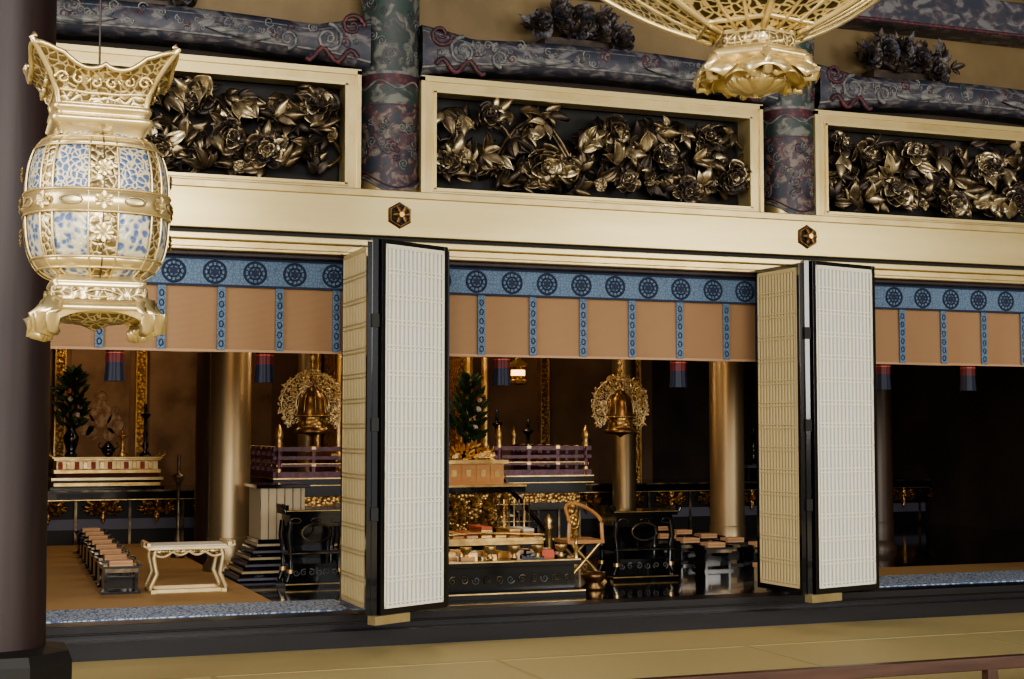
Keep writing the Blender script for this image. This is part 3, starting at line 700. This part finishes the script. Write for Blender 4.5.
def lacquer_table(cx,cy,w,d,h,name='black_lacquer_table'):
    b=B(name); z=FZ; t=z+h
    b.box(cx-w/2,cx+w/2,cy-d/2,cy+d/2,t-.04,t,'black'); b.box(cx-w/2,cx+w/2,cy-d/2-.004,cy-d/2,t-.012,t-.004,'gold')
    for sx in (-1,1): b.tube([(cx+sx*w/2,cy-d/2,t-.01),(cx+sx*(w/2+.03),cy-d/2,t+.02),(cx+sx*(w/2+.02),cy-d/2,t+.05)],.014,'black',6); b.box(cx+sx*(w/2-.01)-.012,cx+sx*(w/2-.01)+.012,cy-d/2,cy+d/2,t,t+.04,'black')
    b.box(cx-w/2+.04,cx+w/2-.04,cy-d/2+.03,cy+d/2-.03,t-.14,t-.04,'black')
    for i in range(3):
        xx=cx-w/3+w/3*i
        b.tube([(xx+.045*math.cos(a),cy-d/2+.026,t-.09+.022*math.sin(a)) for a in [k*math.pi/5 for k in range(10)]],.003,'bronze',5,True)
    for sx in (-1,1):
        for sy in (-1,1):
            x=cx+sx*(w/2-.05); y=cy+sy*(d/2-.05)
            pts=[(x,y,t-.1),(x+sx*.015,y,t-.22),(x,y,t-.4*h-.05),(x-sx*.01,y,z+.14),(x+sx*.03,y,z+.05),(x+sx*.02,y,z+.03)]
            b.tube(pts,lambda q:.028-.006*q,'black',8); b.lathe((x+sx*.0,y,0),[(.03,z+.12),(.03,z+.15)],'gold',10)
    b.box(cx-w/2+.06,cx+w/2-.06,cy+d/2-.06,cy+d/2-.04,z+.04,t-.1,'black')
    b.box(cx-w/2+.03,cx+w/2-.03,cy-d/2+.03,cy+d/2-.03,z+h*.42,z+h*.47,'black'); b.box(cx-w/2+.03,cx+w/2-.03,cy-d/2+.026,cy-d/2+.03,z+h*.43,z+h*.445,'bronze')
    b.tube([(cx+.12*math.cos(a),cy-d/2+.03,t-.27*h-.02+.075*math.sin(a)) for a in [k*math.pi/12 for k in range(24)]],.008,'bronze',6,True)
    b.box(cx-w/2,cx+w/2,cy-d/2,cy+d/2,z,z+.04,'black'); b.box(cx-w/2,cx+w/2,cy-d/2-.003,cy-d/2,z+.025,z+.035,'gold')
    b.box(cx-w/2+.05,cx+w/2-.05,cy-d/2+.06,cy+d/2-.06,z+.04,z+h*.3,'black')
    for i in range(6):
        xx=cx-w/2+.1+i*(w-.2)/5
        spiral(b,xx,z+.12,.03,1.3,1 if i%2 else -1,cy-d/2+.055,'scrollblue',i,.006,14,5)
    b.build(.003)
lacquer_table(2.90,2.0,.52,.4,.64); lacquer_table(5.72,1.6,.62,.42,.60)
b=B('sutra_cabinet')
b.box(2.60,3.0,2.7,3.2,.55,1.0,'cream_panel'); b.box(2.56,3.04,2.66,3.24,1.0,1.03,'black')
for i in range(6): b.box(2.60+.072*i,2.606+.072*i,2.69,2.7,.55,1.0,'bronze')
b.box(2.58,3.02,2.68,3.2,.53,.55,'black')
for i in range(6):
    e=.05*(6-i)*.8
    b.box(2.60-e,3.0,2.66-e,3.2,FZ+.01+i*.055,FZ+.03+i*.055,'cream_panel' if i%2 else 'bluegray'); b.box(2.62-e,3.0,2.7-e,3.2,FZ+i*.055,FZ+.01+i*.055+.045,'black')
b.build(.003)
b=B('gilt_low_table'); cx,cy=1.85,1.95; w,d,h=.66,.42,.38
b.box(cx-w/2,cx+w/2,cy-d/2,cy+d/2,FZ+h-.035,FZ+h-.01,'gold_lace'); b.box(cx-w/2+.03,cx+w/2-.03,cy-d/2+.03,cy+d/2-.03,FZ+h-.01,FZ+h,'white')
for sx in (-1,1):
    b.tube([(cx+sx*(w/2-.01),cy-d/2,FZ+h-.02),(cx+sx*(w/2+.03),cy-d/2,FZ+h+.0),(cx+sx*(w/2+.03),cy-d/2,FZ+h+.03)],.012,'gold_lace',6)
    b.box(cx+sx*(w/2-.01)-.015,cx+sx*(w/2-.01)+.015,cy-d/2,cy+d/2,FZ+h-.02,FZ+h+.02,'gold_lace')
    for sy in (-1,1):
        x=cx+sx*(w/2-.07); y=cy+sy*(d/2-.05)
        b.tube([(x,y,FZ+h-.03),(x+sx*.015,y,FZ+h-.1),(x-sx*.01,y,FZ+.15),(x+sx*.04,y,FZ+.04),(x+sx*.035,y,FZ+.03)],.018,'gold_lace',8)
    b.box(cx+sx*(w/2-.05)-.02,cx+sx*(w/2-.05)+.02,cy-d/2,cy+d/2,FZ,FZ+.03,'gold_lace')
for sy in (-1,1):
    b.box(cx-w/2+.04,cx+w/2-.04,cy+sy*(d/2-.05)-.012,cy+sy*(d/2-.05)+.012,FZ,FZ+.03,'gold_lace')
    b.tube([(cx-w/2+.07+(w-.14)*i/20,cy+sy*(d/2-.05),FZ+h-.05-.03*abs(math.sin(i*math.pi/5))-.03*(abs(i-10)/10)**3) for i in range(21)],.012,'gold_lace',6)
    b.box(cx-w/2+.06,cx+w/2-.06,cy+sy*(d/2-.05)-.008,cy+sy*(d/2-.05)+.008,FZ+h-.06,FZ+h-.03,'gold_pale')
b.build(.003)
def desk_row(pts,name='row_of_sutra_desks'):
    b=B(name)
    for x,y in pts:
        w,d,h=.30,.24,.22; z=FZ
        b.box(x-w/2,x+w/2,y-d/2,y+d/2,z+h-.02,z+h,'black')
        for sx in (-1,1):
            b.box(x+sx*(w/2-.03)-.012,x+sx*(w/2-.03)+.012,y-d/2+.02,y+d/2-.02,z,z+h-.02,'black'); b.box(x+sx*w/2-.01,x+sx*w/2+.01,y-d/2,y+d/2,z+h,z+h+.02,'black')
        b.box(x-w/2+.03,x+w/2-.03,y-.02,y+.02,z+.04,z+.13,'black'); b.box(x-w/2+.02,x+w/2-.02,y-d/2,y-d/2+.015,z+h-.05,z+h-.02,'bronze')
        b.box(x-.09,x+.09,y-.075,y+.075,z+h,z+h+.04,'peach'); b.box(x-.09,x+.09,y-.076,y-.075,z+h+.01,z+h+.03,'woodbox')
        b.box(x-w/2,x+w/2,y-d/2,y+d/2,z,z+.02,'black')
    b.build()
desk_row([(1.33+.02*i,1.95+.6*i) for i in range(8)])
desk_row([(6.70+.05*i,2.0+.6*i) for i in range(4)]); desk_row([(7.15+.03*i,1.9+.6*i) for i in range(5)])
b=B('ritual_implement_table'); x0,x1,y0,y1=3.45,4.72,.5,1.05; t=.50
b.box(x0,x1,y0,y1,t-.05,t,'black'); b.box(x0+.04,x1-.04,y0+.04,y1-.04,FZ,t-.05,'black'); b.box(x0,x1,y0-.004,y0,t-.015,t-.003,'gold'); b.box(x0-.03,x1+.03,y0-.03,y1,FZ,FZ+.05,'black_matte'); b.box(x0-.03,x1+.03,y0-.034,y0-.03,FZ+.035,FZ+.046,'gold')
for i in range(12):
    spiral(b,x0+.12+i*.095,.35,.035,1.3,1 if i%2 else -1,y0+.036,'bronze' if i%3 else 'scrollblue',i,.005,14,5)
random.seed(31)
for i in range(46):
    x=random.uniform(x0+.08,x1-.15); y=random.uniform(y0+.08,y1-.12); w=random.uniform(.06,.18); d=random.uniform(.05,.12); h=random.uniform(.015,.06)
    a=random.uniform(-.5,.5)
    b.obox((x,y,0),(math.cos(a),math.sin(a),0),(-math.sin(a),math.cos(a),0),(0,w),(0,d),(t,t+h),random.choice(['white','gold','vermil','gold_plain','woodbox','gold','peach','black']))
for i in range(6): b.lathe((x0+.15+.2*i,y0+.12,t),[(.02,0),(.03,.01),(.015,.04),(.045,.07),(.05,.1),(.045,.1)],'gold',14)
for sx in (x0+.02,x1-.02): b.lathe((sx,y0+.05,t),[(.02,0),(.015,.05),(.03,.08),(.012,.1),(.012,.16),(.03,.18),(.004,.22)],'gold',12)
b.build(.002)
b=B('sutra_scroll_desk'); x0,x1,y0,y1=3.75,4.9,1.75,2.25; t=.58
b.box(x0,x1,y0,y1,t-.04,t,'gold'); b.box(x0+.05,x1-.05,y0+.05,y1-.05,FZ,t-.04,'black'); b.box(x0,x1,y0-.01,y0,t-.06,t-.03,'gold')
for i in range(8):
    z=t; x=x0+.08+i*.13
    for k in range(random.randint(1,4)): b.box(x,x+.1,y0+.06,y1-.1,z,z+.022,random.choice(['white','woodbox','vermil','gold','peach'])); z+=.024
b.tube([(x0,y0-.02,t+.02),((x0+x1)/2,y0-.03,t+.05),(x1,y0-.02,t+.02)],.01,'gold',8)
b.build(.002)
b=B('candle_rack'); x,y=4.95,2.6
b.box(x-.2,x+.2,y-.08,y+.08,FZ+.0,FZ+.4,'black')
for i in range(7): b.lathe((x-.15+.05*i,y,FZ+.4),[(.012,0),(.008,.03),(.008,.2),(.012,.22),(.006,.26)],'gold' if i%2 else 'bronze',8)
for z in (.66,.82): b.box(x-.17,x+.17,y-.006,y+.006,z,z+.008,'gold')
b.build()
b=B('priest_folding_chair'); x,y=5.15,1.4
for dy in (-.0,.28):
    b.tube([(x-.17,y+dy,FZ+.02),(x+.14,y+dy,FZ+.34)],.018,'gold',8); b.tube([(x+.17,y+dy,FZ+.02),(x-.14,y+dy,FZ+.34)],.018,'gold',8)
b.box(x-.17,x+.17,y-.02,y+.3,FZ+.33,FZ+.36,'woodbox')
for sx in (-1,1): b.tube([(x+sx*.17,y-.02,FZ),(x+sx*.17,y+.3,FZ+.0)],.02,'gold',8)
arch=[(x+.15*math.cos(a),y+.28-.28*abs(math.cos(a))**3,FZ+.50+.16*math.sin(a)) for a in [math.pi*i/20 for i in range(21)]]
b.tube([(x+.16,y-.0,FZ+.34)]+arch+[(x-.16,y,FZ+.34)],.017,'woodbox',8)
b.box(x-.04,x+.04,y+.27,y+.29,FZ+.34,FZ+.66,'gold_orn')
b.tube([(x+.05*math.cos(a),y+.26,FZ+.5+.06*math.sin(a)) for a in [k*math.pi/8 for k in range(16)]],.01,'gold',6,True)
b.build()
b=B('wooden_book_box'); b.box(6.55,6.83,.75,.98,FZ,.36,'cream_panel'); b.box(6.54,6.84,.74,.99,.33,.37,'peach'); b.build(.004)
b=B('bronze_gong_bowl'); b.lathe((4.98,.85,FZ),[(.08,0),(.10,.02),(.06,.05),(.08,.07),(.10,.10),(.105,.14),(.10,.14),(.09,.1)],'bell',28); b.build()
b=B('side_altar_desk'); b.box(10.2,11.4,7.5,8.0,1.0,1.04,'bluegray'); b.box(10.22,11.38,7.52,7.98,.83,1.0,'black'); b.build(.004)
candlestick(10.4,7.7,1.04,.5); vase_plant(11.2,7.8,1.04,.8)

# ------------------------------------------------------------------ lights
def area(loc,tgt,sx,sy,e,col):
    l=bpy.data.lights.new('hall_area','AREA'); l.shape='RECTANGLE'; l.size=sx; l.size_y=sy; l.energy=e; l.color=col
    o=bpy.data.objects.new('hall_area_light',l); o.location=loc; o.rotation_euler=(V(tgt)-V(loc)).to_track_quat('-Z','Y').to_euler(); bpy.context.scene.collection.objects.link(o)
area((1,-14.5,4.2),(4.5,0,2.2),10,3.5,1350,(1,.955,.87))
area((-4.2,-6,3.8),(4.5,0,2.6),3,6,360,(1,.965,.9))
area((12.5,-13.5,3.2),(5.5,0,2.8),5,3,450,(1,.955,.87))  # extra light added at the right rear for reflections on the gold lintel
def pl(loc,e,col=(1,.70,.42),r=.15):
    l=bpy.data.lights.new('lamp','POINT'); l.energy=e; l.color=col; l.shadow_soft_size=r
    o=bpy.data.objects.new('sanctuary_fill',l); o.location=loc; bpy.context.scene.collection.objects.link(o)
pl((1.6,6.6,3.6),60); pl((4.85,3.0,3.5),65); pl((6.0,1.2,2.9),26); pl((2.0,1.3,3.3),26); pl((4.85,4.8,2.7),26); pl((7.0,7.2,3.4),16)  # unseen fill points added to brighten the interior, not actual fixtures
w=bpy.data.worlds.new('world'); bpy.context.scene.world=w; w.use_nodes=True
w.node_tree.nodes['Background'].inputs[0].default_value=(.95,.96,1,1); w.node_tree.nodes['Background'].inputs[1].default_value=.65
# ------------------------------------------------------------------ camera
cd=bpy.data.cameras.new('camera'); cam=bpy.data.objects.new('camera',cd); bpy.context.scene.collection.objects.link(cam)
cd.lens=52.73; cd.sensor_width=36; cam.location=(0,-10.48,1.5); cam.rotation_euler=(math.radians(93.5),0,math.radians(-20.65)); cd.clip_end=100
bpy.context.scene.camera=cam
bpy.context.scene.view_settings.look='AgX - Medium High Contrast'
bpy.context.scene.view_settings.exposure=.12
